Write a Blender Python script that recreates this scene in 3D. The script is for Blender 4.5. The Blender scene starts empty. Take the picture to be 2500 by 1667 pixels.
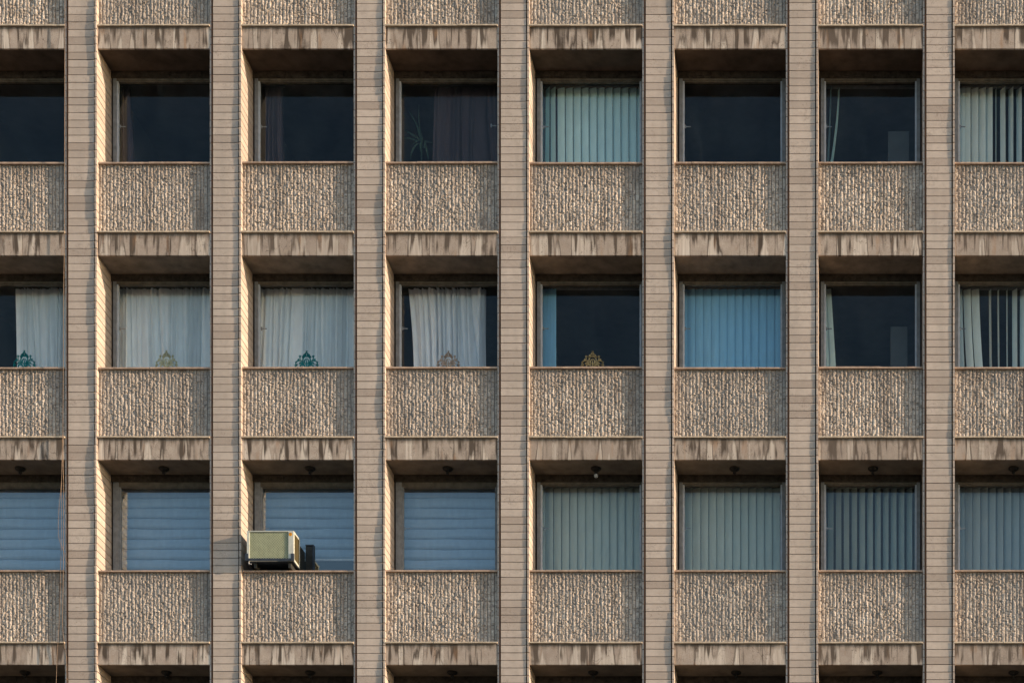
import bpy, math, random
import numpy as np
from mathutils import Vector

random.seed(7)
RNG = np.random.default_rng(11)
scene = bpy.context.scene
C = scene.collection

# ------------------------------------------------------------------ scale of the place
S = 0.0066            # metres per photo pixel on the pillar face plane (y = 0)
D = 30.0              # camera distance to the pillar face
VX, VY = 2110.0, 3260.0
EYE = 1.6
GD = 0.60             # depth of the glass behind the pillar face
FD = 0.556            # depth of the window frames

def X(px, y=0.0): return (px - 1250.0 - (VX - 1250.0)) * S * (D + y) / D + (VX - 1250.0) * S
def Z(py, y=0.0): return EYE + (VY - py) * S * (D + y) / D

# ------------------------------------------------------------------ node helpers
def new_mat(name):
    m = bpy.data.materials.new(name); m.use_nodes = True
    nt = m.node_tree; nt.nodes.clear()
    out = nt.nodes.new('ShaderNodeOutputMaterial')
    return m, nt, out

def N(nt, t, **kw):
    n = nt.nodes.new(t)
    for k, v in kw.items(): setattr(n, k, v)
    return n

def pos(nt, scale=(1, 1, 1), loc=(0, 0, 0)):
    g = N(nt, 'ShaderNodeNewGeometry'); mp = N(nt, 'ShaderNodeMapping')
    mp.inputs['Scale'].default_value = scale; mp.inputs['Location'].default_value = loc
    nt.links.new(g.outputs['Position'], mp.inputs['Vector'])
    return mp.outputs['Vector']

def noise(nt, vec, scale=5, detail=4, rough=.55, dist=0):
    n = N(nt, 'ShaderNodeTexNoise')
    n.inputs['Scale'].default_value = scale; n.inputs['Detail'].default_value = detail
    n.inputs['Roughness'].default_value = rough; n.inputs['Distortion'].default_value = dist
    nt.links.new(vec, n.inputs['Vector'])
    return n.outputs['Fac']

def ramp(nt, fac, stops, interp='LINEAR'):
    r = N(nt, 'ShaderNodeValToRGB'); r.color_ramp.interpolation = interp
    el = r.color_ramp.elements
    while len(el) > 1: el.remove(el[-1])
    el[0].position = stops[0][0]; el[0].color = tuple(stops[0][1]) + (1,) if not isinstance(stops[0][1], float) else (stops[0][1],) * 3 + (1,)
    for p, c in stops[1:]:
        e = el.new(p); e.color = (c,) * 3 + (1,) if isinstance(c, float) else tuple(c) + (1,)
    nt.links.new(fac, r.inputs['Fac'])
    return r.outputs['Color']

def mix(nt, a, b, fac, mode='MIX'):
    n = N(nt, 'ShaderNodeMix', data_type='RGBA', blend_type=mode, clamp_factor=True)
    for s, v in ((n.inputs[6], a), (n.inputs[7], b)):
        if isinstance(v, (tuple, list)): s.default_value = tuple(v) + (1,)
        elif isinstance(v, float): s.default_value = (v, v, v, 1)
        else: nt.links.new(v, s)
    if isinstance(fac, (int, float)): n.inputs[0].default_value = fac
    else: nt.links.new(fac, n.inputs[0])
    return n.outputs[2]

def math_(nt, op, a, b=None, c=None):
    n = N(nt, 'ShaderNodeMath', operation=op)
    for i, v in enumerate((a, b, c)):
        if v is None: continue
        if isinstance(v, (int, float)): n.inputs[i].default_value = v
        else: nt.links.new(v, n.inputs[i])
    return n.outputs[0]

def attr(nt, name):
    a = N(nt, 'ShaderNodeAttribute', attribute_name=name); return a.outputs['Fac']

def finish(nt, out, col, rough=.8, bump=None, strength=.3, dist=.01, spec=.3, metal=0.0):
    p = N(nt, 'ShaderNodeBsdfPrincipled')
    if isinstance(col, (tuple, list)): p.inputs['Base Color'].default_value = tuple(col) + (1,)
    else: nt.links.new(col, p.inputs['Base Color'])
    if isinstance(rough, (int, float)): p.inputs['Roughness'].default_value = rough
    else: nt.links.new(rough, p.inputs['Roughness'])
    p.inputs['Specular IOR Level'].default_value = spec
    p.inputs['Metallic'].default_value = metal
    if bump is not None:
        b = N(nt, 'ShaderNodeBump'); b.inputs['Strength'].default_value = strength; b.inputs['Distance'].default_value = dist
        nt.links.new(bump, b.inputs['Height']); nt.links.new(b.outputs['Normal'], p.inputs['Normal'])
    nt.links.new(p.outputs['BSDF'], out.inputs['Surface'])
    return p

# ------------------------------------------------------------------ materials
M = {}
def mat_tile():
    m, nt, out = new_mat('stone_tile')
    t = attr(nt, 'tone')
    base = ramp(nt, t, [(0, (.395, .322, .27)), (.5, (.50, .420, .358)), (1, (.545, .462, .395))])
    mot = noise(nt, pos(nt, (1, 1, 1.6)), 9, 6, .62)
    base = mix(nt, base, (.37, .295, .245), ramp(nt, mot, [(.46, 0.0), (.76, .6)]))
    base = mix(nt, base, (.60, .52, .455), ramp(nt, noise(nt, pos(nt, loc=(7, 3, 1)), 26, 4, .6), [(.55, 0.0), (.78, .45)]))
    vn = noise(nt, pos(nt, (1, 1, 1.3), (3, 9, 4)), 5.5, 5, .6, 1.2)
    vein = math_(nt, 'ABSOLUTE', math_(nt, 'SUBTRACT', vn, .5))
    veinm = ramp(nt, vein, [(0, .75), (.012, 0.0)])
    gate = ramp(nt, noise(nt, pos(nt, loc=(1, 2, 8)), 2.2, 2), [(.46, 0.0), (.58, 1.0)])
    base = mix(nt, base, (.17, .12, .09), mix(nt, 0.0, veinm, gate))
    blot = ramp(nt, noise(nt, pos(nt, loc=(4, 4, 4)), 40, 2), [(.70, 0.0), (.76, .6)])
    base = mix(nt, base, (.15, .11, .085), blot)
    soot = ramp(nt, noise(nt, pos(nt, (3, 1, .25), (2, 0, 0)), 1.2, 4), [(.42, 0.0), (.75, .55)])
    base = mix(nt, base, (.33, .285, .245), soot)
    finish(nt, out, base, .62, noise(nt, pos(nt), 60, 3), .12, .004, .25)
    return m
M['tile'] = mat_tile()

def mat_plain(name, col, var=.15, scale=8, rough=.8, bump=.2, bs=80, spec=.25, metal=0.0):
    m, nt, out = new_mat(name)
    dark = tuple(c * (1 - var) for c in col); light = tuple(min(1, c * (1 + var)) for c in col)
    c = ramp(nt, noise(nt, pos(nt), scale, 6, .6), [(.3, dark), (.7, light)])
    finish(nt, out, c, rough, noise(nt, pos(nt), bs, 3), bump, .004, spec, metal)
    return m
M['mortar'] = mat_plain('dark_joint_mortar', (.026, .018, .013))
M['rust'] = mat_plain('rust_stained_joint', (.10, .048, .026))

def mat_rough_stone():
    m, nt, out = new_mat('split_stone')
    t = attr(nt, 'tone')
    base = ramp(nt, t, [(0, (.29, .24, .20)), (.35, (.52, .435, .362)), (.7, (.67, .57, .48)), (1, (.80, .71, .61))])
    n = noise(nt, pos(nt), 45, 5, .65)
    base = mix(nt, base, (.22, .17, .13), ramp(nt, n, [(.5, 0.0), (.72, .6)]))
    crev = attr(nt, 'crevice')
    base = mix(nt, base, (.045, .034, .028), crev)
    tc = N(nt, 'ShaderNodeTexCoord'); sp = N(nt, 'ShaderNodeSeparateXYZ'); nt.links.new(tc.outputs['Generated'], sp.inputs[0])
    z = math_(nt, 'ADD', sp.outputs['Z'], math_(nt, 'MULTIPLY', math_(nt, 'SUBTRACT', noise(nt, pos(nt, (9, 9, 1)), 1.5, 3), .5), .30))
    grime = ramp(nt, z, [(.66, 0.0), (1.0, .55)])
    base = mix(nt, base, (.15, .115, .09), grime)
    big = ramp(nt, noise(nt, pos(nt, (1, 1, .5), (5, 1, 3)), 1.6, 4), [(.4, 0.0), (.7, .5)])
    base = mix(nt, base, (.30, .272, .25), big)
    oi = N(nt, 'ShaderNodeObjectInfo')
    base = mix(nt, base, (.30, .27, .245), math_(nt, 'MULTIPLY', oi.outputs['Random'], .38))
    run = ramp(nt, noise(nt, pos(nt, (1, 1, .10), (3, 0, 7)), 5.5, 4, .6), [(.52, 0.0), (.68, .6)])
    base = mix(nt, base, (.19, .155, .13), run)
    finish(nt, out, base, .85, noise(nt, pos(nt), 90, 5, .7), .4, .006, .2)
    return m
M['rough'] = mat_rough_stone()

def mat_beam():
    m, nt, out = new_mat('streaked_render')
    tc = N(nt, 'ShaderNodeTexCoord'); sp = N(nt, 'ShaderNodeSeparateXYZ'); nt.links.new(tc.outputs['Generated'], sp.inputs[0])
    gz = sp.outputs['Z']
    fine = noise(nt, pos(nt), 70, 4, .6)
    base = ramp(nt, noise(nt, pos(nt, (1, 1, .8)), 7, 6, .65), [(.3, (.37, .302, .252)), (.7, (.50, .422, .357))])
    base = mix(nt, base, (.20, .15, .115), ramp(nt, fine, [(.5, 0.0), (.7, .5)]))
    wob = math_(nt, 'MULTIPLY', math_(nt, 'SUBTRACT', noise(nt, pos(nt, (2, 1, 4)), 3, 3), .5), .10)
    s1 = math_(nt, 'ADD', noise(nt, pos(nt, (1, .2, .085)), 5.2, 2, .5), math_(nt, 'MULTIPLY', wob, .50))
    spread = math_(nt, 'MULTIPLY', math_(nt, 'SUBTRACT', .55, gz), .05)
    s1 = math_(nt, 'ADD', s1, spread)
    run = ramp(nt, s1, [(.545, 0.0), (.575, 1.0)])
    streakfine = ramp(nt, noise(nt, pos(nt, (1, .2, .05)), 28, 3), [(.35, (.50, .42, .355)), (.7, (.76, .68, .59))])
    base = mix(nt, base, streakfine, mix(nt, 0.0, run, .85))
    edge = math_(nt, 'ABSOLUTE', math_(nt, 'SUBTRACT', s1, .545))
    edgem = ramp(nt, edge, [(0, 1.0), (.045, 0.0)])
    gate = ramp(nt, noise(nt, pos(nt, (1, .2, .1), (6, 0, 0)), 3.1, 2), [(.42, 0.0), (.54, 1.0)])
    base = mix(nt, base, (.06, .046, .036), mix(nt, 0.0, mix(nt, 0.0, edgem, gate), .95))
    dk = ramp(nt, noise(nt, pos(nt, (1, .2, .08), (13, 0, 2)), 8.5, 2), [(.53, 0.0), (.59, .95)])
    dlen = noise(nt, pos(nt, (1, .2, .02), (31, 0, 0)), 7, 2)
    fade = ramp(nt, math_(nt, 'ADD', gz, math_(nt, 'MULTIPLY', math_(nt, 'SUBTRACT', dlen, .5), 2.2)), [(.0, 0.0), (.35, 1.0)])
    dk = mix(nt, 0.0, dk, fade)
    base = mix(nt, base, (.065, .049, .038), dk)
    oi = N(nt, 'ShaderNodeObjectInfo')
    base = mix(nt, base, (.24, .19, .155), math_(nt, 'MULTIPLY', oi.outputs['Random'], .35))
    rustm = ramp(nt, noise(nt, pos(nt, (1, .2, .2), (21, 0, 5)), 6, 3), [(.58, 0.0), (.72, .6)])
    base = mix(nt, base, (.34, .19, .10), rustm)
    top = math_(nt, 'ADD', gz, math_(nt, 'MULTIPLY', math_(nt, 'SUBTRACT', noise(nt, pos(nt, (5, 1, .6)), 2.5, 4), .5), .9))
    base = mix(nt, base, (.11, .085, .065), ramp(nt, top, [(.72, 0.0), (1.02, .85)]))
    cr = math_(nt, 'ABSOLUTE', math_(nt, 'SUBTRACT', noise(nt, pos(nt, (1, 1, .5), (2, 5, 9)), 1.9, 5, .65, .6), .5))
    base = mix(nt, base, (.09, .065, .05), ramp(nt, cr, [(0, .7), (.004, 0.0)]))
    finish(nt, out, base, .9, fine, .55, .008, .15)
    return m
M['beam'] = mat_beam()
M['ledge'] = mat_plain('ledge_stone', (.50, .41, .31), .25, 14)
M['sill'] = mat_plain('sill_stone', (.40, .29, .22), .3, 12)
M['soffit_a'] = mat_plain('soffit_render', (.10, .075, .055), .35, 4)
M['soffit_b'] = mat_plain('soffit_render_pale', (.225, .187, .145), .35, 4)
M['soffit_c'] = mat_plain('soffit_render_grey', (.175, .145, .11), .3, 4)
M['head'] = mat_plain('dark_head_render', (.04, .032, .026), .6, 14, .9, .6, 40)  # near-black mottled render for the band above the frames
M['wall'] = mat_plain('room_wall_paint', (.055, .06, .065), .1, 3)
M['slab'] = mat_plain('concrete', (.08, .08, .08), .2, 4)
M['lower'] = mat_plain('lower_wall_render', (.40, .33, .26), .2, 5)
M['alu'] = mat_plain('window_frame_paint', (.185, .19, .195), .25, 12, .5, .05, 30, .4)
M['alu2'] = mat_plain('window_bead_paint', (.42, .45, .49), .15, 12, .45, .05, 30, .4)
M['alu_shaded'] = mat_plain('shaded_frame_paint', (.105, .09, .07), .4, 9, .6, .1, 30)  # frame paint with the shade under the soffit put into its colour
M['steel'] = mat_plain('dark_metal', (.045, .042, .04), .3, 20, .6)
M['lamp'] = mat_plain('lamp_bakelite', (.012, .011, .010), .3, 20, .5)
M['bulb'] = mat_plain('opal_glass', (.40, .39, .37), .05, 5, .3, 0)
M['rope'] = mat_plain('weathered_cable', (.19, .135, .095), .3, 20)
M['cabinet'] = mat_plain('pale_cabinet_paint', (.08, .092, .098), .1, 5)
M['leaf'] = mat_plain('plant_leaf', (.026, .062, .042), .3, 20, .5)
M['pot'] = mat_plain('clay_pot', (.25, .12, .07), .2, 10)
M['asphalt'] = mat_plain('asphalt', (.05, .05, .05), .3, 3, .9, .5)
M['paving'] = mat_plain('paving_stone', (.09, .082, .072), .2, 3)
M['kerb'] = mat_plain('kerb_stone', (.25, .24, .22), .2, 3)
M['handle'] = mat_plain('handle_metal', (.22, .23, .24), .1, 20, .4)
M['lightmetal'] = mat_plain('bare_bracket_metal', (.6, .6, .6), .1, 20, .4)

def mat_glass(name='window_glass', mult=.70):
    m, nt, out = new_mat(name)
    fr = N(nt, 'ShaderNodeFresnel'); fr.inputs['IOR'].default_value = 1.52
    g = N(nt, 'ShaderNodeNewGeometry')
    k = math_(nt, 'MULTIPLY', math_(nt, 'MULTIPLY', fr.outputs[0], mult), math_(nt, 'SUBTRACT', 1.0, g.outputs['Backfacing']))
    tr = N(nt, 'ShaderNodeBsdfTransparent'); tr.inputs['Color'].default_value = (.975, .99, .992, 1)
    gl = N(nt, 'ShaderNodeBsdfGlossy'); gl.inputs['Roughness'].default_value = .012
    gl.inputs['Color'].default_value = (.86, .95, .95, 1)
    b = N(nt, 'ShaderNodeBump'); b.inputs['Strength'].default_value = .05; b.inputs['Distance'].default_value = .02
    nt.links.new(noise(nt, pos(nt), 1.3, 1), b.inputs['Height']); nt.links.new(b.outputs['Normal'], gl.inputs['Normal'])
    mx = N(nt, 'ShaderNodeMixShader')
    nt.links.new(k, mx.inputs[0]); nt.links.new(tr.outputs[0], mx.inputs[1]); nt.links.new(gl.outputs[0], mx.inputs[2])
    df = N(nt, 'ShaderNodeBsdfDiffuse'); df.inputs['Color'].default_value = (.42, .52, .54, 1)
    film = math_(nt, 'MULTIPLY', ramp(nt, noise(nt, pos(nt, (1.2, 1, .7)), 1.7, 5, .65), [(.4, 0.0), (.75, 1.0)]), .016)
    smear = math_(nt, 'MULTIPLY', ramp(nt, noise(nt, pos(nt, (1, 1, .08), (4, 0, 0)), 11, 3), [(.55, 0.0), (.75, 1.0)]), .010)
    m2 = N(nt, 'ShaderNodeMixShader'); nt.links.new(math_(nt, 'ADD', film, smear), m2.inputs[0])
    nt.links.new(mx.outputs[0], m2.inputs[1]); nt.links.new(df.outputs[0], m2.inputs[2])
    nt.links.new(m2.outputs[0], out.inputs['Surface'])
    return m
M['glass'] = mat_glass()
M['glass_mid'] = mat_glass('coated_window_glass', 1.5)
M['glass_film'] = mat_glass('mirror_film_window_glass', 3.9)

def mat_fabric(name, col, trans=.08, stripe=0.0, weave=260):
    m, nt, out = new_mat(name)
    dark = tuple(c * .88 for c in col)
    c = ramp(nt, noise(nt, pos(nt, (1, 1, .25)), 14, 5, .6), [(.3, dark), (.7, col)])
    if stripe:
        s = ramp(nt, noise(nt, pos(nt, (1, 1, .01)), weave, 2), [(.4, 0.0), (.65, stripe)])
        c = mix(nt, c, tuple(x * .6 for x in col), s)
    d = N(nt, 'ShaderNodeBsdfDiffuse'); t = N(nt, 'ShaderNodeBsdfTranslucent')
    nt.links.new(c, d.inputs['Color']); nt.links.new(c, t.inputs['Color'])
    mx = N(nt, 'ShaderNodeMixShader'); mx.inputs[0].default_value = trans
    nt.links.new(d.outputs[0], mx.inputs[1]); nt.links.new(t.outputs[0], mx.inputs[2])
    nt.links.new(mx.outputs[0], out.inputs['Surface'])
    return m
M['white_cloth'] = mat_fabric('white_curtain_cloth', (.93, .96, .96))
M['cream_cloth'] = mat_fabric('lilac_white_curtain_cloth', (.92, .94, .97))
M['green_cloth'] = mat_fabric('pale_green_curtain_cloth', (.70, .82, .74))
M['purple_cloth'] = mat_fabric('plum_curtain_cloth', (.075, .058, .066), .05)
M['teal_slat'] = mat_fabric('pale_teal_slat', (.68, .93, .92))
M['pale_slat'] = mat_fabric('pale_green_slat', (.74, .86, .84))
M['blue_slat'] = mat_fabric('bright_blue_slat', (.30, .64, .90), .08, .3)
M['blueroller'] = mat_fabric('blue_grey_shade_cloth', (.30, .42, .55))
M['sage_slat'] = mat_fabric('sage_slat', (.50, .585, .535))
M['grey_slat'] = mat_fabric('grey_green_slat', (.36, .445, .425))
M['slate_slat'] = mat_fabric('slate_blue_slat', (.36, .455, .485), .08, .2)
M['teal_paint'] = mat_plain('teal_painted_wood', (.010, .20, .22), .2, 20)
M['gold_paint'] = mat_plain('gold_painted_wood', (.42, .31, .14), .25, 20, .5)
M['olive_paint'] = mat_plain('pale_olive_painted_wood', (.45, .46, .30), .2, 20)
M['bronze_paint'] = mat_plain('pale_bronze_painted_wood', (.40, .31, .24), .2, 20)
M['ac_paint'] = mat_plain('cream_enamel', (.50, .51, .45), .14, 11, .4, .03, 30, .4)
M['ac_dark'] = mat_plain('dark_blue_steel', (.035, .045, .06), .3, 12, .5)
M['ac_black'] = mat_plain('dark_housing_steel', (.03, .03, .027), .3, 12, .6)
M['sticker'] = mat_plain('orange_sticker', (.75, .33, .02), .05, 8, .4, 0)
M['sticker_mark'] = mat_plain('dark_red_print', (.25, .05, .01), .05, 8, .4, 0)

def mat_ac_back():
    m, nt, out = new_mat('coil_fins')
    c = ramp(nt, noise(nt, pos(nt), 6, 4), [(.35, (.16, .17, .08)), (.65, (.26, .25, .14))])
    finish(nt, out, c, .6)
    return m
M['coil'] = mat_ac_back()
M['coil_dark'] = mat_plain('shaded_coil_fins', (.035, .04, .028), .4, 6)
M['side_olive'] = mat_plain('olive_side_grille', (.05, .04, .016), .35, 9)
M['mesh_metal'] = mat_plain('expanded_mesh_metal', (.40, .43, .29), .12, 9, .5)

# ------------------------------------------------------------------ mesh helpers
def wloc(o):
    v = Vector((0, 0, 0))
    while o is not None: v = v + o.location; o = o.parent
    return v

class MB:
    def __init__(s): s.v = []; s.f = []; s.t = []
    def box(s, x0, x1, y0, y1, z0, z1, tone=.5, jit=0.0):
        b = len(s.v)
        j = lambda: random.uniform(-jit, jit) if jit else 0
        s.v += [(x0, y0 + j(), z0), (x1, y0 + j(), z0), (x1, y1, z0), (x0, y1, z0), (x0, y0 + j(), z1), (x1, y0 + j(), z1), (x1, y1, z1), (x0, y1, z1)]
        for q in ((0, 1, 5, 4), (1, 2, 6, 5), (2, 3, 7, 6), (3, 0, 4, 7), (4, 5, 6, 7), (3, 2, 1, 0)):
            s.f.append(tuple(b + i for i in q)); s.t.append(tone)
        return s
    def prism(s, pts, y0, y1, tone=.5):
        """outline in (x, z), anticlockwise seen from the street, extruded from y0 back to y1"""
        b = len(s.v); n = len(pts)
        s.v += [(x, y0, z) for x, z in pts] + [(x, y1, z) for x, z in pts]
        s.f.append(tuple(b + i for i in range(n))); s.f.append(tuple(b + n + i for i in reversed(range(n))))
        for i in range(n):
            k = (i + 1) % n
            s.f.append((b + k, b + i, b + n + i, b + n + k))
        s.t += [tone] * (n + 2)
        return s
    def ribbon(s, pts, ws, y0, y1):
        L, R = [], []
        for i, (x, z) in enumerate(pts):
            a = pts[max(0, i - 1)]; c = pts[min(len(pts) - 1, i + 1)]
            dx, dz = c[0] - a[0], c[1] - a[1]; l = math.hypot(dx, dz) or 1
            w = ws[i] / 2 if isinstance(ws, (list, tuple)) else ws / 2
            L.append((x - dz / l * w, z + dx / l * w)); R.append((x + dz / l * w, z - dx / l * w))
        for i in range(len(pts) - 1):
            s.prism([R[i], R[i + 1], L[i + 1], L[i]], y0, y1)
        return s
    def tube(s, pts, r, n=6):
        rings = []
        for i, p in enumerate(pts):
            p = Vector(p); a = Vector(pts[max(0, i - 1)]); c = Vector(pts[min(len(pts) - 1, i + 1)])
            d = (c - a).normalized(); u = d.cross(Vector((0, 1, 0.01))).normalized(); w = d.cross(u).normalized()
            rr = r[i] if isinstance(r, (list, tuple)) else r
            b = len(s.v); rings.append(b)
            for k in range(n):
                q = p + (u * math.cos(2 * math.pi * k / n) + w * math.sin(2 * math.pi * k / n)) * rr
                s.v.append(tuple(q))
        for a, b in zip(rings, rings[1:]):
            for k in range(n):
                s.f.append((a + k, a + (k + 1) % n, b + (k + 1) % n, b + k)); s.t.append(.5)
        for b, rev in ((rings[0], True), (rings[-1], False)):
            ids = tuple(b + k for k in range(n)); s.f.append(ids[::-1] if rev else ids); s.t.append(.5)
        return s
    def lathe(s, cx, cy, prof, n=20):
        rings = []
        for r, z in prof:
            b = len(s.v); rings.append(b)
            for k in range(n):
                a = 2 * math.pi * k / n; s.v.append((cx + r * math.cos(a), cy + r * math.sin(a), z))
        for a, b in zip(rings, rings[1:]):
            for k in range(n):
                s.f.append((a + k, b + k, b + (k + 1) % n, a + (k + 1) % n)); s.t.append(.5)
        s.f.append(tuple(rings[0] + k for k in range(n))); s.f.append(tuple(rings[-1] + k for k in reversed(range(n)))); s.t += [.5, .5]
        return s
    def sheet(s, P):
        """grid of points P[i][j]"""
        b = len(s.v); ni, nj = len(P), len(P[0])
        for row in P: s.v += [tuple(p) for p in row]
        for i in range(ni - 1):
            for j in range(nj - 1):
                s.f.append((b + i * nj + j, b + (i + 1) * nj + j, b + (i + 1) * nj + j + 1, b + i * nj + j + 1)); s.t.append(.5)
        return s
    def build(s, name, mat, parent=None, smooth=False, tone=False, bevel=0):
        o = wloc(parent) if parent else Vector((0, 0, 0))
        me = bpy.data.meshes.new(name)
        me.from_pydata([(x - o.x, y - o.y, z - o.z) for x, y, z in s.v], [], s.f)
        me.materials.append(mat)
        if tone:
            a = me.attributes.new('tone', 'FLOAT', 'FACE'); a.data.foreach_set('value', s.t)
        if smooth: me.polygons.foreach_set('use_smooth', [True] * len(me.polygons))
        me.update()
        ob = bpy.data.objects.new(name, me); C.objects.link(ob)
        if parent: ob.parent = parent
        if bevel:
            b = ob.modifiers.new('edge', 'BEVEL'); b.width = bevel; b.segments = 2; b.limit_method = 'ANGLE'
        return ob

def tag(o, label=None, cat=None, group=None, kind=None):
    if label: o['label'] = label
    if cat: o['category'] = cat
    if group: o['group'] = group
    if kind: o['kind'] = kind
    return o

def thing(name, label, cat, loc, group=None):
    o = bpy.data.objects.new(name, None); o.empty_display_size = .1
    C.objects.link(o); o.location = loc
    return tag(o, label, cat, group)

# ------------------------------------------------------------------ measured layout
FL = [-186, 167, 520.4, 871.8, 1223, 1576.7, 1927.3, 2262, 2614]         # pillar faces, left edge
FR = [-124, 229.7, 581.8, 933, 1284.2, 1638, 1990, 2323.2, 2676]         # right edge
SHW = [20, 20, 17.5, 16.5, 13.5, 14.5, 14.5, 12.5, 13]                    # shade width the right cheek throws
SE = [118, 622.5, 1121, 1621]            # lower edge of the beams
LD = [61, 564.5, 1065, 1566]             # ledges on top of the beams
SL = [-108, 392.5, 893, 1389, 1889]      # sills (top of the panels)
SUN = Vector((5.85, -1.0, 1.4))
TOPZ = Z(-112); 
OL = lambda b: FR[b] + 7.6               # opening between pillar b and b+1
OR = lambda b: FL[b + 1] - 8.6

bld = thing('office_building', 'brown concrete office facade with tiled pillars and rows of recessed windows', 'building', (0, 0, 0))

# ------------------------------------------------------------------ pillars
PITCH = 18.42 * S
for i in range(9):
    x0, x1 = X(FL[i]), X(FR[i])
    ph = random.random() * PITCH
    core = MB().box(x0 - 4.5 * S, x1 + 4 * S, .022, .70, 0.0, TOPZ)
    core_o = core.build('pillar', M['mortar'], bld)
    f, l, r = MB(), MB(), MB()
    z = -ph
    w1, w2, w3 = random.uniform(1.1, 1.7), random.uniform(.5, .8), random.random() * 6
    while z < TOPZ:
        za, zb = max(0, z) + random.uniform(.0040, .0060), min(TOPZ, z + PITCH) - random.uniform(.0040, .0060)
        if zb - za > .02:
            wav = .0035 * math.sin(z * 2 * math.pi / w1 / 1.8 + w3) + .0028 * math.sin(z * 2 * math.pi / w2 / 2.1 + 2 * w3)
            f.box(x0, x1, -.0006 - random.random() * .0012, .02, za, zb, (random.gauss(.55, .3) if random.random() > .06 else random.uniform(-.4, .1)), .0010)
            e = max(.010, SHW[i] * S / 5.85 + wav * (1.5 if i in (1, 3, 5) else .7) + random.uniform(-.0012, .0012))
            r.box(x1 + 3.2 * S, x1 + 7.6 * S + random.uniform(-.001, .001), -e, FD + .05, za + .001, zb - .001, random.random() * .55, .0012)
            l.box(x0 - 8.6 * S + random.uniform(-.001, .001), x0 - 4.6 * S, .009 + random.random() * .002, FD + .05, za, zb, .2 + random.random() * .6, .0008)
        z += PITCH
    f.build('face_tiles', M['tile'], core_o, tone=True)
    r.build('side_tiles', M['tile'], core_o, tone=True)
    l.build('side_tiles', M['tile'], core_o, tone=True)
    jr = MB().box(x0 - 4.55 * S, x0 - 1.2 * S, .0035, .0219, 0.0, TOPZ).build('joint_strip', M['rust'], core_o)

# ------------------------------------------------------------------ rough stone panels
def rough_panel(xa, xb, za, zb, seed):
    rg = np.random.default_rng(seed)
    ns = int(round((xb - xa) / (8.75 * S))); us = np.array([0, .07, .22, .42, .62, .86, .93]); nu = len(us)
    nz = max(8, int((zb - za) / .0115))
    zz = np.linspace(za, zb, nz + 1)
    H = np.zeros((nz + 1, ns * nu + 1)); T = np.zeros_like(H); CR = np.zeros_like(H)
    XX = np.zeros_like(H)
    pitch = (xb - xa) / ns
    for s_ in range(ns):
        cuts = [za - rg.random() * .08]
        while cuts[-1] < zb:
            cuts.append(cuts[-1] + rg.choice([rg.uniform(.025, .06), rg.uniform(.05, .13)]))
        cuts = np.array(cuts); cid = np.clip(np.searchsorted(cuts, zz, side='right') - 1, 0, len(cuts) - 2)
        n = len(cuts)
        hc = rg.uniform(.75, 1.12, n)[cid]; c0 = rg.uniform(.45, .72, n)[cid]; ca = rg.uniform(-.42, .2, n)[cid]; tz = rg.uniform(-.35, .35, n)[cid]
        kr = rg.uniform(.8, 1.5, n)[cid]; kl = rg.uniform(.35, 1.3, n)[cid]
        tone = np.clip(rg.normal(.5, .17, n), 0, 1)[cid] + rg.normal(0, .08, nz + 1)
        pit = np.where(rg.random(nz + 1) < .20, rg.uniform(.3, 1.0, nz + 1), 0); pit[1:] = np.maximum(pit[1:], pit[:-1] * .8)
        v = (zz - cuts[cid]) / (cuts[cid + 1] - cuts[cid])
        edge = np.minimum(v, 1 - v) * (cuts[cid + 1] - cuts[cid])
        pu = rg.uniform(.2, .8, n)[cid]
        for k in range(nu):
            u = us[k]; c = s_ * nu + k
            d = u - (c0 + ca * (v - .5))
            h = hc - kr * np.clip(d, 0, 1) ** 1.15 - kl * np.clip(-d, 0, 1) + tz * (v - .5) + rg.normal(0, .125, nz + 1)
            h = h - pit * np.clip(1 - abs(u - pu) * 2.6, 0, 1)
            if k == 1: h = h * .8
            h = np.where(edge < .006, h - .14, h)
            if k in (0, nu - 1): h = np.full(nz + 1, .0); CR[:, c] = 1.0
            else: CR[:, c] = np.where(edge < .004, .30, 0) + 0 + pit * np.clip(1 - abs(u - pu) * 2.6, 0, 1) * .8
            H[:, c] = np.clip(h, 0, 1.35); T[:, c] = np.clip(tone, 0, 1)
            XX[:, c] = xa + (s_ + u) * pitch + rg.normal(0, .0012, nz + 1) * (0 if c == 0 else (.25 if k in (0, 1, nu - 1) else 1))
    XX[:, -1] = xb
    ZZ = np.repeat(zz[:, None], XX.shape[1], 1) + rg.normal(0, .002, XX.shape)
    ZZ[0] = za; ZZ[-1] = zb
    Y = .0738 - H * .0158
    return XX, Y, ZZ, T, CR

def grid_mesh(name, XX, Y, ZZ, T, CR, mat, parent):
    nz, nx = XX.shape
    co = np.stack([XX, Y, ZZ], -1).reshape(-1, 3).astype(np.float32)
    i = np.arange(nz * nx).reshape(nz, nx)
    q = np.stack([i[:-1, :-1], i[:-1, 1:], i[1:, 1:], i[1:, :-1]], -1).reshape(-1, 4).astype(np.int32)
    me = bpy.data.meshes.new(name)
    me.vertices.add(len(co)); me.vertices.foreach_set('co', co.ravel())
    me.loops.add(q.size); me.loops.foreach_set('vertex_index', q.ravel())
    me.polygons.add(len(q)); me.polygons.foreach_set('loop_start', np.arange(0, q.size, 4, dtype=np.int32))
    me.update(calc_edges=True)
    for nm, A in (('tone', T), ('crevice', CR)):
        a = me.attributes.new(nm, 'FLOAT', 'POINT'); a.data.foreach_set('value', A.ravel().astype(np.float32))
    me.polygons.foreach_set('use_smooth', np.zeros(len(q), dtype=bool))
    me.materials.append(mat); me.update()
    ob = bpy.data.objects.new(name, me); C.objects.link(ob); ob.parent = parent
    return ob

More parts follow.
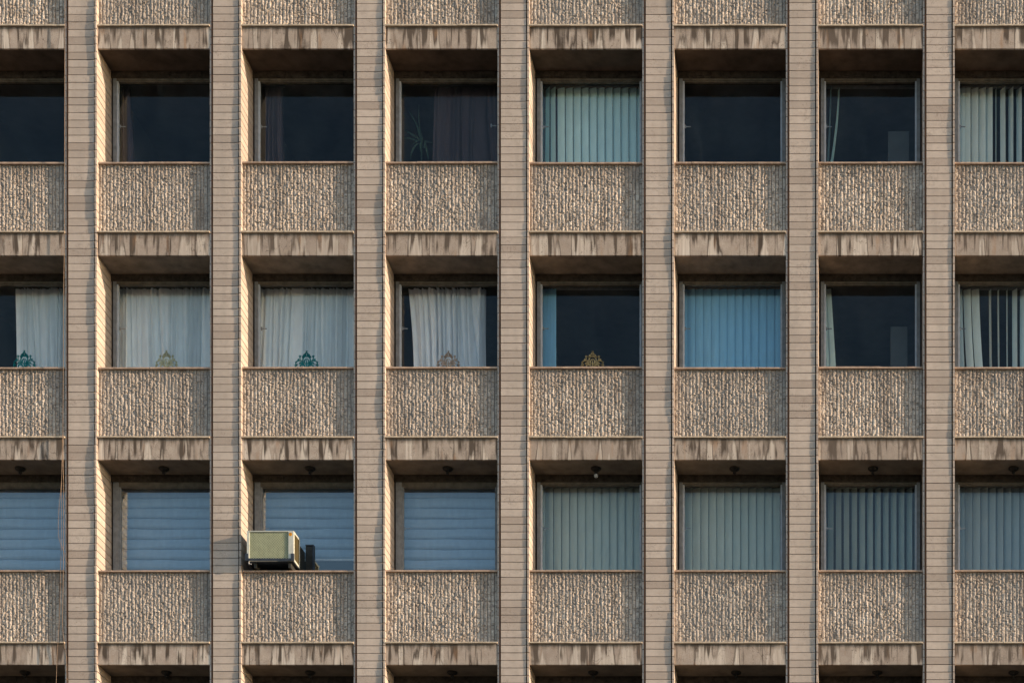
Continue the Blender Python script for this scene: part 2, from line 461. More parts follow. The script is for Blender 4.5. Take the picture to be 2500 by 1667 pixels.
for b in range(8):
    xa, xb = X(OL(b)), X(OR(b))
    for r in range(4):
        jz = random.uniform(-.006, .006)
        zs = Z(SL[r]) + jz; zl = Z(LD[r]); zb_ = Z(SE[r])
        top = zs - 4.2 * S
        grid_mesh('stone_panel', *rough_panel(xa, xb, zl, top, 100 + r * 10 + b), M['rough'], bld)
        MB().box(xa, xb, .078, .25, zl, top).build('parapet_wall', M['mortar'], bld)
        s = MB()
        n = 6; cut = sorted(random.uniform(.1, .9) for _ in range(2))
        ed = [0] + cut + [1]
        for k in range(3):
            s.box(xa + (xb - xa) * ed[k] + .001, xa + (xb - xa) * ed[k + 1] - .001, .028 + random.uniform(-.003, .003), .74, top, zs + random.uniform(-.002, .002), jit=.002)
        s.build('window_sill', M['sill'], bld, bevel=.003)
        lg = MB(); cut = [0, random.uniform(.3, .45), random.uniform(.6, .8), 1]
        for k in range(3):
            lg.box(xa + (xb - xa) * cut[k] + .001 - (3.5 * S if k == 0 else 0), xa + (xb - xa) * cut[k + 1] - .001, -.018 + random.uniform(-.003, .003), .077, zl - 3.9 * S + random.uniform(-.002, .002), zl - .001, jit=.002)
        lg.build('ledge', M['ledge'], bld, bevel=.003)
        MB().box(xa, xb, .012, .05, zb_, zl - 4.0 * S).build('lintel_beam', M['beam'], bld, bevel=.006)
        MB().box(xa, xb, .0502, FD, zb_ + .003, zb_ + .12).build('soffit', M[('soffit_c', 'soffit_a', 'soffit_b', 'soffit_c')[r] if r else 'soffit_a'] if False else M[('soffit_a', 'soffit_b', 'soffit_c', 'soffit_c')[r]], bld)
        # window under this beam
        zt = zb_ + .004
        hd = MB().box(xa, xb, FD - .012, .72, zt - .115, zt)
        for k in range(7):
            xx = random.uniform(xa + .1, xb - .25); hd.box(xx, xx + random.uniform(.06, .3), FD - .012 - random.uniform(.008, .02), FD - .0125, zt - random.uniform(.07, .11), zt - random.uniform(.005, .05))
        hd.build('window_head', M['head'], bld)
        z1 = zt - .115; z0 = Z(SL[r + 1]) - .0
        thick = r == 2 and b <= 3
        fw = .125 if thick else .085
        ft = .075 if thick else .036
        fr = MB()
        fr.box(xa + .028, xa + fw, FD, .63, z0, z1); fr.box(xb - fw, xb - .028, FD, .63, z0, z1)
        MB().box(xa, xa + .0275, FD + .02, .62, z0, z1).build('frame_joint', M['mortar'], bld)
        MB().box(xb - .0275, xb, FD + .02, .62, z0, z1).build('frame_joint', M['mortar'], bld)
        fr.box(xa + fw, xb - fw, FD, .63, z0, z0 + ft)
        wn = fr.build('window', M['alu'], bld, bevel=.004)
        MB().box(xa + fw + .0005, xb - fw - .0005, FD + .001, .63, z1 - ft, z1).build('frame_head', M['alu_shaded'], wn, bevel=.003)
        bd = MB(); g = .028; a0, a1, c0, c1 = xa + fw, xb - fw, z0 + ft, z1 - ft
        bd.box(a0, a0 + g, FD + .016, .625, c0, c1); bd.box(a1 - g, a1, FD + .016, .625, c0, c1)
        bd.box(a0 + g, a1 - g, FD + .016, .625, c0, c0 + g)
        bd.build('glazing_bead', M['alu2'] if not thick else M['alu'], wn, bevel=.003)
        MB().box(a0 + g, a1 - g, FD + .016, .625, c1 - g * .6, c1).build('head_bead', M['alu_shaded'], wn, bevel=.002)
        MB().box(a0 + g - .004, a1 - g + .004, GD, GD + .006, c0 + g - .004, c1 - g * .6 + .004).build('window_pane', M['glass_film' if thick else 'glass_mid' if (r, b) in ((0, 4), (1, 1), (1, 2), (1, 5), (2, 4), (2, 5), (2, 6), (2, 7)) else 'glass'], wn)
        hx, hz = (a0 + g + .01, z0 + (z1 - z0) * .56) if b % 5 != 3 or r else (a1 - g - .11, z0 + (z1 - z0) * .57)
        MB().box(hx - .012, hx + .012, GD + .008, GD + .03, hz - .03, hz + .02).box(hx - .008, hx + .085, GD + .022, GD + .034, hz - .008, hz + .008).build('window_handle', M['handle'], wn, bevel=.003)

# structure behind the facade: slabs, partitions, back wall, lower wall, roof
xw0, xw1 = X(FL[0]) - .06, X(FR[8]) + .06
for r in range(4):
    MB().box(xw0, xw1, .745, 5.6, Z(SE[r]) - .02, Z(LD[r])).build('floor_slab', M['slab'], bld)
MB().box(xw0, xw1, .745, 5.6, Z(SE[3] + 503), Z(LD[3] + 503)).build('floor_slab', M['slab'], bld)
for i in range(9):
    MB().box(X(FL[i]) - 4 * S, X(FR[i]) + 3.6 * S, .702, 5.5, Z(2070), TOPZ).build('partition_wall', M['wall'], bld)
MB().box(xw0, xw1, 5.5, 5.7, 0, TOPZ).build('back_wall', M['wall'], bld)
MB().box(xw0, xw1, .09, 5.9, TOPZ + .004, TOPZ + .25).build('roof', M['slab'], bld)
for b in range(8):
    MB().box(X(OL(b)), X(OR(b)), .06, .74, 0, Z(1893)).build('lower_wall', M['lower'], bld)
MB().box(xw0 - .2, xw0 - .001, .05, 5.9, 0, TOPZ).build('side_wall', M['lower'], bld)
MB().box(xw1 + .001, xw1 + .2, .05, 5.9, 0, TOPZ).build('side_wall', M['lower'], bld)

# ------------------------------------------------------------------ curtains, blinds, shades
YC = .84
def win(r): return Z(SE[r]) - .05, Z(SL[r + 1])

def curtain(name, r, tl, tr, bl, br, npl, mat, label, cat='curtain', group=None, seed=0, amp=.085, y=YC, belly=0.0, top=.03, rag=0.0):
    rg = random.Random(seed + 500)
    z1, z0 = win(r); z1 -= top
    xl1, xr1, xl0, xr0 = X(tl, y), X(tr, y), X(bl, y), X(br, y)
    nu = max(10, npl * 12); nv = 30
    offs = [rg.uniform(-.55, .55) for _ in range(npl + 2)]; am = [rg.uniform(.25, 1.45) for _ in range(npl + 2)]
    drift = [rg.uniform(-.9, .9) for _ in range(npl + 2)]
    P = []
    for i in range(nu + 1):
        u = i / nu; k = min(npl, max(0, u + .035 * math.sin(u * 9 + seed) + .02 * math.sin(u * 23 + 2 * seed))) * npl; k = min(k, npl); k0 = int(min(k, npl)); t = k - k0
        lerp = lambda A: A[k0] * (1 - t) + A[k0 + 1] * t
        row = []
        for j in range(nv + 1):
            v = j / nv
            sw = v ** .8
            phs = 2 * math.pi * (k + lerp(offs) + lerp(drift) * v * .6)
            a = amp * lerp(am) * (.45 + .65 * sw)
            yy = y + a * (1.1 - 2 * abs(math.sin(phs / 2)) ** .55) + .25 * a * math.sin(2.3 * phs + 1) + (1 - v) ** 6 * .006 * math.sin(phs * 3)
            xl = xl1 + (xl0 - xl1) * v + belly * math.sin(math.pi * v * .9) ; xr = xr1 + (xr0 - xr1) * v + belly * -.4 * math.sin(math.pi * v)
            xx = xl + (xr - xl) * u + a * .12 * math.cos(phs)
            zz = z1 + (z0 - z1) * v + (rag * math.sin(phs) * (1 - v) if rag else 0)
            row.append((xx, yy, zz))
        P.append(row)
    t = thing(name, label, cat, (X((bl + br) / 2, y), y, z0), group)
    MB().sheet(P).build('cloth', mat, t, smooth=True)
    MB().tube([(xl1 - .03, y, z1 + .012), (xr1 + .03, y, z1 + .012)], .010, 8).build('curtain_rod', M['steel'], t)
    return t

def vertical_blind(r, slats, mat, label, group='vertical blinds behind the windows', y=YC, rail=None, w=.127, top=.035, cat='blind'):
    """slats: (px of centre at top, px at bottom, angle in degrees, width factor)"""
    z1, z0 = win(r); z1 -= top
    m = MB()
    for (pt, pb, ang, wf) in slats:
        nv = 14; P = []
        for i in range(5):
            u = (i / 4 - .5); row = []
            for j in range(nv + 1):
                v = j / nv
                bend = v ** 1.6
                cx = X(pt, y) + (X(pb, y) - X(pt, y)) * bend
                a = math.radians(ang if not isinstance(ang, tuple) else ang[0] + (ang[1] - ang[0]) * v)
                cv = .010 * (1 - (2 * u) ** 2)
                row.append((cx + u * w * wf * math.cos(a) + cv * math.sin(a), y - u * w * wf * math.sin(a) - cv * math.cos(a), z1 + (z0 - z1) * v))
            P.append(row)
        m.sheet(P)
    xs = [s_[0] for s_ in slats]
    a, b = rail if rail else (min(xs) - 8, max(xs) + 8)
    t = thing('vertical_blind', label, cat, (X((a + b) / 2, y), y, z0), group)
    m.build('slats', mat, t, smooth=True)
    MB().box(X(a, y), X(b, y), y - .02, y + .025, z1 + .002, z1 + .034).build('head_rail', M['alu'], t)
    return t

def pleated(r, a, b, mat, label, zbot=None, y=YC, seed=0, pitch=24.6):
    rg = random.Random(seed)
    z1, z0 = win(r); z1 -= .02
    if zbot is not None: z0 = Z(zbot, y)
    n = int(round((z1 - z0) / (pitch * S))); P = []
    nx = 24
    for i in range(nx + 1):
        u = i / nx; row = []
        for k in range(n):
            sag = .006 * math.sin(u * 5 + k * 1.7 + seed) + .004 * math.sin(u * 13 + k * 2.9)
            for t, d in ((0, .034), (.05, .004), (.2, -.012), (.5, -.022), (.8, -.020), (.95, -.006)):
                zz = z1 + (z0 - z1) * (k + t) / n
                row.append((X(a, y) + (X(b, y) - X(a, y)) * u, y + d * 1.25 + .003 * math.sin(u * 7 + k), zz + sag))
        row.append((X(a, y) + (X(b, y) - X(a, y)) * u, y, z0))
        P.append(row)
    t = thing('pleated_shade', label, 'shade', (X((a + b) / 2, y), y, z0), 'blue pleated shades')
    MB().sheet(P).build('cloth', mat, t, smooth=False)
    MB().box(X(a, y), X(b, y), y - .012, y + .02, z0 - .03, z0 - .002).build('bottom_rail', M['lightmetal'] if zbot else M['alu'], t)
    return t

# top row of windows
curtain('curtain', 0, 299, 318, 300, 326, 3, M['purple_cloth'], 'narrow plum curtain gathered beside the frame of an otherwise dark window', seed=1, group='plum curtains in the top row')
curtain('curtain', 0, 646, 690, 646, 697, 4, M['purple_cloth'], 'plum curtain bundle at the edge of the dark window above the teal ornament curtain', seed=2, group='plum curtains in the top row')
curtain('curtain', 0, 1062, 1222, 1056, 1224, 9, M['purple_cloth'], 'wide dark plum curtain drawn across half a window beside the spiky houseplant', seed=3, group='plum curtains in the top row', amp=.04)
sl = [(1326, 1327, 62, 1), (1337, 1335, 48, 1), (1350, 1351, 40, 1)] + [(1370 + k * 19.4, 1370 + k * 19.4 + .8, 16 + (k * 7) % 7, 1.04) for k in range(11)]
vertical_blind(0, sl, M['teal_slat'], 'pale teal vertical blind with half turned slats, closed across a top row window')
vertical_blind(0, [(2028, 2016, (78, 62), .9), (2048, 2018, (76, 52), .9)], M['teal_slat'], 'two pale teal slats swept aside in the top row window with the pale cabinet', rail=(2000, 2236))
vertical_blind(0, [(2346, 2346, 12, 1), (2360, 2360, 15, 1.05), (2380, 2380, 24, 1), (2398, 2398, 28, 1), (2415, 2415, 30, 1), (2431, 2431, 85, .6), (2448, 2449, 50, 1), (2468, 2468, 55, 1), (2488, 2488, 50, 1), (2508, 2508, 50, 1), (2528, 2528, 50, 1), (2550, 2550, 40, 1), (2575, 2575, 40, 1)], M['pale_slat'], 'pale green vertical blind with a dark gap between slats in the top row end window', rail=(2334, 2600))
# middle row
curtain('curtain', 1, 39, 166, 44, 166, 9, M['white_cloth'], 'white curtain drawn over most of a window behind a teal ornament, beside the hanging cables', seed=11, group='white curtains in the middle row')
curtain('curtain', 1, 292, 520, 294, 520, 15, M['white_cloth'], 'full width white curtain behind the pale olive ornament', seed=12, group='white curtains in the middle row')
curtain('curtain', 1, 628, 874, 622, 874, 17, M['white_cloth'], 'full width white curtain behind a teal ornament, between two tiled pillars', seed=13, group='white curtains in the middle row')
curtain('curtain', 1, 998, 1186, 1012, 1189, 13, M['cream_cloth'], 'white curtain gathered with dark glass showing on both sides, behind the bronze ornament', seed=14, group='white curtains in the middle row', belly=.03, rag=.01)
vertical_blind(1, [(1327, 1327, 20, 1), (1335, 1335, 24, 1), (1342, 1342, 28, 1), (1350, 1350, 25, 1)], M['blue_slat'], 'bright blue slats stacked at the side of the window with the gold ornament', rail=(1318, 1580))
vertical_blind(1, [(1668 + k * 19.3, 1668 + k * 19.3, 10 + (k * 5) % 6, 1.08) for k in range(14)], M['blue_slat'], 'bright blue vertical blind fully closed across a middle row window', rail=(1656, 1935))
curtain('curtain', 1, 2003, 2029, 2003, 2045, 3, M['green_cloth'], 'pale green curtain tapering beside dark glass, next to a pale cabinet', seed=15, amp=.012)
vertical_blind(1, [(2341, 2349, 22, .95), (2361, 2373, 20, 1.0), (2381, 2395, 18, 1.05), (2417, 2420, 70, .75), (2437, 2439, 76, .7), (2458, 2459, 82, .7), (2477, 2478, 50, .95), (2498, 2498, 34, 1), (2520, 2520, 50, 1), (2545, 2545, 50, 1), (2570, 2570, 50, 1)], M['pale_slat'], 'pale vertical blind with some slats edge on, showing dark glass between them', rail=(2334, 2600))
# bottom row
pleated(2, -105, 163, M['blueroller'], 'blue pleated shade fully lowered behind the hanging cables', seed=1)
pleated(2, 292, 516, M['blueroller'], 'blue pleated shade fully lowered, between the cables and the air conditioner window', seed=2)
pleated(2, 630, 872, M['blueroller'], 'blue pleated shade stopping short above the sill behind the air conditioner', zbot=1364, seed=3)
pleated(2, 972, 1222, M['blueroller'], 'blue pleated shade fully lowered, beside the pale sage vertical blind', seed=4)
vertical_blind(2, [(1322 + k * 19.4, 1322 + k * 19.4, 11 + (k * 7) % 8, 1.08) for k in range(14)], M['sage_slat'], 'pale sage vertical blind fully closed, under the soffit with the white bulb', rail=(1312, 1580))
vertical_blind(2, [(1662 + k * 19.4, 1662 + k * 19.4, 14 + (k * 3) % 5, 1.06) for k in range(14)], M['sage_slat'], 'sage vertical blind fully closed, beside the darker half open blind', rail=(1650, 1935))
vertical_blind(2, [(2014, 2014, 58, .9)] + [(2028 + k * 19.2, 2028 + k * 19.2, 40 + (k * 5) % 4, .98) for k in range(12)], M['grey_slat'], 'dark grey green vertical blind half open with dark gaps between slats', rail=(2000, 2256))
vertical_blind(2, [(2346 + k * 19.0, 2346 + k * 19.0, 20 + (k * 7) % 12, 1.05) for k in range(14)], M['slate_slat'], 'slate blue vertical blind closed in the bottom row end window', rail=(2334, 2600))

# ------------------------------------------------------------------ ornaments on the glass
def ornament(cx, r, mat, label, py=38, w=60):
    zs = Z(SL[r + 1]); y0, y1 = GD - .016, GD - .004
    base = Z(SL[r + 1] - 0, 0) ; zvis = EYE + (VY - SL[r + 1]) * S * (D + GD) / D      # height where the sill hides the glass
    t = thing('window_ornament', label, 'ornament', (X(cx, GD), y0, zs + .001), 'filigree ornaments on the middle row windows')
    u = w / 2 * S * 1.02; vs = py * S * 1.02; xc = X(cx, GD)
    q = lambda p: (xc + p[0] * u, zvis + p[1] * vs)
    m = MB()
    def rib(pts, ws, both=True):
        # smooth by Catmull-Rom
        out = []; wo = []
        for i in range(len(pts) - 1):
            p0, p1, p2, p3 = pts[max(0, i - 1)], pts[i], pts[i + 1], pts[min(len(pts) - 1, i + 2)]
            for k in range(5):
                s_ = k / 5
                f = lambda a, b, c, d: .5 * (2 * b + (c - a) * s_ + (2 * a - 5 * b + 4 * c - d) * s_ ** 2 + (3 * b - a - 3 * c + d) * s_ ** 3)
                out.append((f(p0[0], p1[0], p2[0], p3[0]), f(p0[1], p1[1], p2[1], p3[1]))); wo.append((ws[i] * (1 - s_) + ws[i + 1] * s_) * u)
        out.append(pts[-1]); wo.append(ws[-1] * u)
        m.ribbon([q(p) for p in out], wo, y0, y1)
        if both: m.ribbon([q((-p[0], p[1])) for p in out], wo, y0, y1)
    def star(x, z, rad, n=5, rot=.3):
        for sx in (1, -1):
            pts = []
            for k in range(2 * n):
                a = rot + math.pi * k / n; rr = rad if k % 2 == 0 else rad * .42
                pts.append(q((sx * (x + rr * math.cos(a)), z + rr * math.sin(a) * u / vs)))
            if sx < 0: pts = pts[::-1]
            m.prism(pts, y0, y1)
            if x == 0: break
    rib([(0, .62), (-.12, .78), (-.02, .93), (0, 1.05)], [.05, .12, .10, .03])
    rib([(-.02, .76), (-.17, .74), (-.27, .62), (-.34, .58)], [.10, .20, .16, .03])
    rib([(-.06, .66), (-.2, .60), (-.29, .44), (-.27, .22), (-.15, .02), (0, -.25)], [.04, .08, .09, .08, .06, .05])
    rib([(-.01, .48), (-.13, .40), (-.17, .24), (-.08, .10)], [.03, .07, .10, .03])
    rib([(0, .40), (0, .12), (0, -.3)], [.03, .12, .05], False)
    rib([(-.2, .12), (-.36, .20), (-.5, .18), (-.62, .10)], [.04, .14, .12, .03])
    rib([(-.1, -.1), (-.3, .06), (-.5, .0), (-.45, -.2)], [.04, .12, .10, .05])
    rib([(-.27, .3), (-.42, .36), (-.52, .5), (-.5, .66)], [.04, .05, .05, .04])
    rib([(-.4, .32), (-.6, .34), (-.8, .28), (-.86, .12), (-.72, .06)], [.03, .05, .06, .07, .03])
    rib([(-.7, .1), (-.86, -.05), (-.95, -.2), (-.7, -.45), (-.3, -.55), (0, -.5)], [.04, .05, .06, .06, .06, .06])
    star(.52, .66, .12); star(.63, .42, .12, 5, .8); star(.83, .24, .10); star(.84, .02, .13, 6, .1); star(.93, -.18, .1); star(.3, .62, .10)
    rib([(0, 1.0), (-.08, 1.06)], [.03, .03])
    # stem down to the sill
    rib([(0, -.3), (0, (zs + .002 - zvis) / vs)], [.06, .09], False)
    rib([(0, -.5), (-.22, -.8), (-.3, (zs + .002 - zvis) / vs)], [.06, .06, .06])
    m.build('filigree', mat, t)
    return t
ornament(60, 1, M['teal_paint'], 'teal filigree ornament in front of the curtain beside the hanging cables', 35, 58)
ornament(407, 1, M['olive_paint'], 'pale olive filigree ornament against a full white curtain', 35, 58)
ornament(749, 1, M['teal_paint'], 'teal filigree ornament against a full width white curtain between two pillars', 34, 62)
ornament(1095, 1, M['bronze_paint'], 'pale bronze filigree ornament against a gathered white curtain', 34, 60)
ornament(1447, 1, M['gold_paint'], 'gold filigree ornament standing before dark glass', 33, 60)

# ------------------------------------------------------------------ things in the rooms
zf = Z(LD[1])
pl = thing('houseplant', 'spiky green houseplant behind dark glass beside a plum curtain', 'plant', (X(1030, .95), .95, Z(SL[1])))
pz = Z(SL[1])
MB().lathe(X(1030, .95), .95, [(.09, pz), (.12, pz + .2), (.13, pz + .22), (.11, pz + .22)]).build('pot', M['pot'], pl)
MB().tube([(X(1030, .95), .95, pz + .2), (X(1028, .95), .95, pz + .4), (X(1030, .95), .95, Z(338, .95))], [.016, .013, .010]).build('stem', M['leaf'], pl)
lf = MB()
def leaf(p0, p1, p2, w):
    pts = []
    for k in range(9):
        t = k / 8
        pts.append(((1 - t) ** 2 * p0[0] + 2 * t * (1 - t) * p1[0] + t * t * p2[0], (1 - t) ** 2 * p0[1] + 2 * t * (1 - t) * p1[1] + t * t * p2[1]))
    yy = random.uniform(.82, 1.05); P = [[], [], []]
    for k, (px, py) in enumerate(pts):
        t = k / 8; a = pts[max(0, k - 1)]; c = pts[min(8, k + 1)]; dx, dy = c[0] - a[0], c[1] - a[1]; l = math.hypot(dx, dy)
        ww = w * math.sin(math.pi * min(1, t * .85 + .12)) ** .7 * (1 - t * .2)
        for i, s_ in enumerate((-1, 0, 1)):
            ax, ay = px - dy / l * ww * s_, py + dx / l * ww * s_
            yk = .95 + (yy - .95) * t
            P[i].append((X(ax, yk), yk + (.012 if s_ == 0 else 0), Z(ay, yk)))
    lf.sheet(P)
for a in [((1030, 344), (1022, 306), (998, 270), 2.2), ((1030, 346), (1027, 326), (1018, 308), 4.5), ((1026, 342), (1004, 326), (986, 318), 2.8), ((1022, 346), (1000, 334), (985, 338), 2.2),
          ((1028, 346), (1026, 356), (1028, 374), 3.6), ((1036, 346), (1042, 350), (1033, 362), 2.6), ((1026, 342), (1014, 346), (1008, 352), 2.0), ((1032, 342), (1020, 310), (1023, 256), 1.6),
          ((1034, 344), (1044, 346), (1057, 349), 1.4), ((1022, 350), (1006, 358), (1002, 388), 2.6), ((1036, 350), (1044, 366), (1046, 390), 2.6), ((984, 280), (986, 284), (990, 288), 2)]:
    leaf(*a)
lf.build('leaves', M['leaf'], pl, smooth=True)

for (a, b, top, r, lab) in [(2168, 2220, 321, 0, 'pale cabinet standing inside the top row window beside two swept slats'), (2174, 2216, 797, 1, 'pale narrow cabinet standing inside the middle row window beside the tapering green curtain')]:
    y = 1.15; z0 = Z(LD[r + 1]); z1 = Z(top, y)
    t = thing('cabinet', lab, 'cabinet', (X((a + b) / 2, y), y + .2, z0), 'pale cabinets inside the windows')
    MB().box(X(a, y), X(b, y), y, y + .4, z0, z1).build('carcass', M['cabinet'], t, bevel=.006)
    MB().box(X(a, y) + .008, X(b, y) - .008, y - .018, y - .001, z0 + .08, z1 - .01).build('door', M['cabinet'], t, bevel=.004)

# ------------------------------------------------------------------ soffit lamps
def lamp(px, py, r, label, bulb=False):
    zc = Z(SE[r]) + .004
    y = ((VY - SE[r]) / (VY - py) - 1) * D
    x = X(px, y)
    t = thing('soffit_lamp', label, 'lamp', (x, y, zc), 'lamp holders under the soffits')
    MB().lathe(x, y, [(.082, zc), (.084, zc - .012), (.078, zc - .026), (.05, zc - .045), (.028, zc - .055)][::-1], 24).build('ceiling_rose', M['lamp'], t, smooth=True)
    MB().lathe(x, y, [(.020, zc - .095), (.026, zc - .085), (.026, zc - .05)], 14).build('bulb_holder', M['lamp'], t, smooth=True)
    if bulb:
        pr = [(.033 * math.sin(math.pi * k / 10) + .001, zc - .125 + .033 * -math.cos(math.pi * k / 10)) for k in range(11)]
        MB().lathe(x, y, pr, 16).build('bulb', M['bulb'], t, smooth=True)
    else:
        MB().tube([(x, y, zc - .09), (x + .02, y, zc - .11), (x + .05, y + .02, zc - .14)], .005, 6).build('wire_end', M['lamp'], t)
    return t
LC = [(49, 'dark lamp holder in the soffit crossed by the hanging cables, above a blue pleated shade'), (400, 'dark lamp holder above the blue pleated shade between cables and air conditioner'),
      (757, 'dark lamp holder above the air conditioner window, near flaking plaster'), (1093, 'dark lamp holder above the blue pleated shade next to the sage blind'),
      (1455, 'dark lamp holder carrying a white bulb'), (1793, 'dark lamp holder without bulb, above the closed sage blind right of the white bulb'),
      (2131, 'dark lamp holder above the half open grey green blind'), (2474, 'dark lamp holder above the slate blue blind of the end window')]
for k, (px, lab) in enumerate(LC): lamp(px, 1143, 2, lab, bulb=(k == 4))
LDs = [(61, 'beside the hanging cables'), (406, 'in the bay left of the air conditioner'), (757, 'in the bay straight below the air conditioner'), (1104, 'in the bay right of the air conditioner'),
       (1448, 'straight below the lamp with the white bulb'), (1797, 'two bays below the blue blind'), (2142, 'below the half open grey green blind'), (2474, 'under the slate blue blind of the end bay')]
for px, lab in LDs: lamp(px, 1640, 3, 'dark lamp holder in lowest soffit row, ' + lab)

# ------------------------------------------------------------------ hanging cables
def cable(pts, r, label):
    pts3 = [(X(px, y), y, Z(py, y)) for px, py, y in pts]
    out = []
    for i in range(len(pts3) - 1):
        p0, p1, p2, p3 = [Vector(pts3[max(0, min(len(pts3) - 1, i + k))]) for k in (-1, 0, 1, 2)]
        for k in range(6):
            s_ = k / 6
            out.append(tuple(.5 * (2 * p1 + (p2 - p0) * s_ + (2 * p0 - 5 * p1 + 4 * p2 - p3) * s_ ** 2 + (3 * p1 - p0 - 3 * p2 + p3) * s_ ** 3)))
    out.append(pts3[-1])
    o = MB().tube(out, r, 6).build('hanging_cable', M['rope'], None, smooth=True)
    return tag(o, label, 'cable', 'cables hanging down the facade')
yc = -.035
cable([(158.5, -110, yc), (158, 200, yc), (157, 570, yc), (155.5, 700, yc), (154.5, 890, yc), (153.5, 1060, yc), (155, 1205, yc), (155, 1330, yc), (154, 1420, yc), (152.5, 1520, yc), (157, 1575, yc), (163, 1630, yc), (163, 1900, yc)], .0048, 'brown hanging cable running the full height close to the pillar')
cable([(152.5, 1062, yc - .01), (151, 1130, yc - .01), (150, 1200, yc - .01), (149.5, 1330, yc - .01), (147.5, 1400, yc - .01), (145.5, 1500, yc - .01), (141, 1570, yc - .01), (137, 1680, yc - .01), (136, 1900, yc - .01)], .0036, 'brown hanging cable ending furthest from the pillar below the lowest beam')
cable([(155.5, 1066, yc - .02), (149.5, 1180, yc - .02), (144, 1240, yc - .02), (142.5, 1300, yc - .02), (147, 1325, yc - .02), (150.5, 1332, yc - .02), (155, 1345, yc - .02), (160, 1362, yc - .02), (165.5, 1376, yc - .02)], .0032, 'slack brown cable bowing out over the blue shade then tied to the pillar')

# ------------------------------------------------------------------ air conditioner
ya, yb, yc2 = -.10, .23, .66
L, R_ = X(602.5, ya), X(717, ya); T, B = Z(1294.8, ya), Z(1367.6, ya)
zsill = Z(SL[3]) - .002 + .006
ac = thing('air_conditioner', 'cream box air conditioner with mesh grille jutting out over the sill', 'air conditioner', ((L + R_) / 2, .2, zsill))
px_ = S
body = MB()
fwl, fwr, fwt = 6.2 * S, 13 * S, 2.8 * S
body.box(L, L + fwl, ya, yb, B, T); body.box(R_ - fwr, R_, ya, ya + .03, B, T)
body.box(L + fwl, R_ - fwr, ya, ya + .03, T - fwt, T); body.box(L + fwl, R_, ya + .03, yb, T - .012, T)
body.box(R_ - .014, R_, ya + .03, ya + .045, B, T - .012); body.box(R_ - .014, R_, yb - .03, yb, B, T - .012)
body.box(R_ - .014, R_, ya + .045, yb - .03, B, B + .035); body.box(R_ - .014, R_, ya + .045, yb - .03, T - .03, T - .0121)
body.box(L + fwl, R_ - .0145, ya + .03, yb, B, B + .012)
bo = body.build('cabinet_frame', M['ac_paint'], ac, bevel=.002)
MB().box(L + fwl + .001, R_ - fwr - .001, ya + .055, yb - .05, B + .02, T - .02).build('coil', M['coil_dark'], ac)
# expanded metal mesh: crossing slanted strands
gm = MB(); gx0, gx1, gz0, gz1 = L + fwl, R_ - fwr, B + 5.2 * S, T - fwt
st = .0135; y0 = ya + .012
def seg(x0, z0, x1, z1, y):
    dx, dz = x1 - x0, z1 - z0; l = math.hypot(dx, dz)
    if l < .004: return
    nx, nz = -dz / l * .0048, dx / l * .0048
    gm.prism([(x0 - nx, z0 - nz), (x1 - nx, z1 - nz), (x1 + nx, z1 + nz), (x0 + nx, z0 + nz)], y, y + .003)
slope = .62
H_ = gz1 - gz0; Wd = gx1 - gx0
for sg in (1, -1):
    k = -H_ / slope
    while k < Wd + H_ / slope:
        # line z = slope*(x - k) for sg = 1, mirrored for -1
        xa_, xb_ = max(0, k), min(Wd, k + H_ / slope)
        if xb_ > xa_:
            za_, zb_ = slope * (xa_ - k), slope * (xb_ - k)
            if sg < 0: za_, zb_ = H_ - za_, H_ - zb_
            seg(gx0 + xa_, gz0 + za_, gx0 + xb_, gz0 + zb_, y0 if sg > 0 else y0 + .0035)
        k += st * 3.0
gm.build('front_grille', M['mesh_metal'], ac)
MB().box(R_ - .0125, R_ - .003, ya + .046, yb - .031, B + .036, T - .031).build('side_grille', M['side_olive'], ac)
rl = MB().box(L - .03, L + .025, ya - .006, ya + .03, B - .004, B + 17 * S)
rl.box(L + .025, R_ - 6.5 * S, ya - .008, ya - .001, B - .006, B + 5.2 * S)
rl.box(R_ - 6.5 * S, R_ + .004, ya - .010, ya - .002, B - .006, B + 17 * S).box(R_ + .0005, R_ + .005, ya - .002, ya + .02, B - .006, B + 17 * S)
rl.box(L + .005, R_ - .008, ya + .031, yb + .2, B - .012, B - .0005)
rl.build('support_rail', M['ac_dark'], ac, bevel=.002)
MB().box(L + .03, R_ - .05, yb + .0, yc2, B + .005, T - .03).build('housing', M['ac_black'], ac)
br = MB().box(L + .10, L + .14, ya + .05, .5, zsill, B - .0125).box(R_ - .10, R_ - .06, ya + .05, .5, zsill, B - .0125)
br.build('bracket', M['ac_black'], ac)
MB().box(L + .03, L + .036, ya + .0, ya + .02, B - .055, B - .005).box(L + .036, L + .07, ya, ya + .02, B - .055, B - .049).build('drain_clip', M['lightmetal'], ac)
MB().box(R_ - .01, R_ + .10, GD - .03, GD + .05, zsill, Z(1335, GD)).build('filler_panel', M['ac_black'], ac, bevel=.004)
fl = MB(); xf0, xf1, zf1 = R_ + .105, R_ + .125, Z(1331, GD)
fl.box(xf0, xf1, GD - .04, GD + .05, zsill, zf1).box(R_ - .01, xf0, GD - .04, GD + .05, zf1 - .02, zf1)
fl.build('filler_frame', M['ac_dark'], ac)
cx, cz = X(560 + 1462 / 9.8, ya), Z(1260 + 428 / 9.8, ya)
disc = lambda r_: [(cx + r_ * math.cos(2 * math.pi * k / 20), cz + r_ * math.sin(2 * math.pi * k / 20)) for k in range(20)]
sk = MB().prism(disc(.028), ya - .002, ya - .0002).build('sticker', M['sticker'], ac)
mk = MB()
for a in (90, 30, 150): mk.prism([(cx + .018 * math.cos(math.radians(a)) + dx, cz + .006 + .012 * math.sin(math.radians(a)) + dz) for dx, dz in ((-.006, -.004), (.006, -.004), (.006, .004), (-.006, .004))], ya - .0030, ya - .0021)
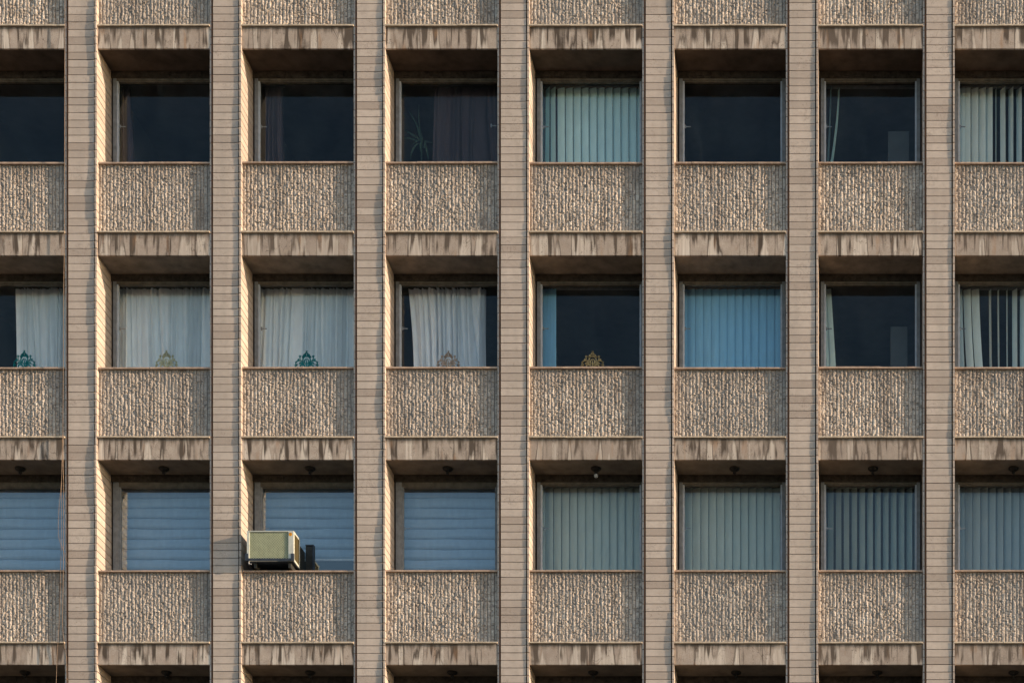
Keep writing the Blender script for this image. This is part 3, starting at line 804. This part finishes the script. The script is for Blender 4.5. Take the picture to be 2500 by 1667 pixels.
mk.prism([(cx - .003, cz - .018), (cx + .003, cz - .018), (cx + .003, cz + .004), (cx - .003, cz + .004)], ya - .0032, ya - .0022)
mk.build('print', M['sticker_mark'], sk)

# ------------------------------------------------------------------ street below (out of frame, it bounces light)
tag(MB().box(-60, 60, -4.0, -.004, -.25, -.001).build('pavement', M['paving']), kind='structure')
tag(MB().box(-400, 400, -400, 400, -.6, -.13).build('ground', M['asphalt']), kind='structure')
tag(MB().box(-60, 60, -4.15, -4.003, -.25, .003).build('kerb', M['kerb']), kind='structure')

# ------------------------------------------------------------------ light
su = SUN.normalized()
elev = math.asin(su.z); azim = math.atan2(su.x, su.y)
w = bpy.data.worlds.new('World'); scene.world = w; w.use_nodes = True
nt = w.node_tree; bg = nt.nodes['Background']
sky = nt.nodes.new('ShaderNodeTexSky'); sky.sky_type = 'NISHITA'; sky.sun_disc = False
sky.sun_elevation = elev; sky.sun_rotation = azim; sky.air_density = 1.0; sky.dust_density = 1.0; sky.ozone_density = 1.0
nt.links.new(sky.outputs[0], bg.inputs['Color']); bg.inputs['Strength'].default_value = .15
sd = bpy.data.lights.new('sun', 'SUN'); sd.energy = 4.3; sd.angle = math.radians(.5); sd.color = (1, .775, .56)
so = bpy.data.objects.new('sun', sd); C.objects.link(so); so.rotation_euler = su.to_track_quat('Z', 'Y').to_euler(); so.location = su * 60

# ------------------------------------------------------------------ camera
cd = bpy.data.cameras.new('camera'); co = bpy.data.objects.new('camera', cd); C.objects.link(co)
co.location = ((VX - 1250) * S, -D, EYE); co.rotation_euler = (math.pi / 2, 0, 0)
cd.sensor_width = 36; cd.lens = 36 * D / (2500 * S); cd.sensor_fit = 'HORIZONTAL'
cd.shift_x = (1250 - VX) / 2500; cd.shift_y = (VY - 833.5) / 2500
cd.clip_end = 2000; cd.clip_start = .1
scene.camera = co
scene.view_settings.view_transform = 'Standard'; scene.view_settings.look = 'None'
scene.view_settings.gamma = 1; scene.view_settings.exposure = 0.88
scene.cycles.max_bounces = 10; scene.cycles.transparent_max_bounces = 12
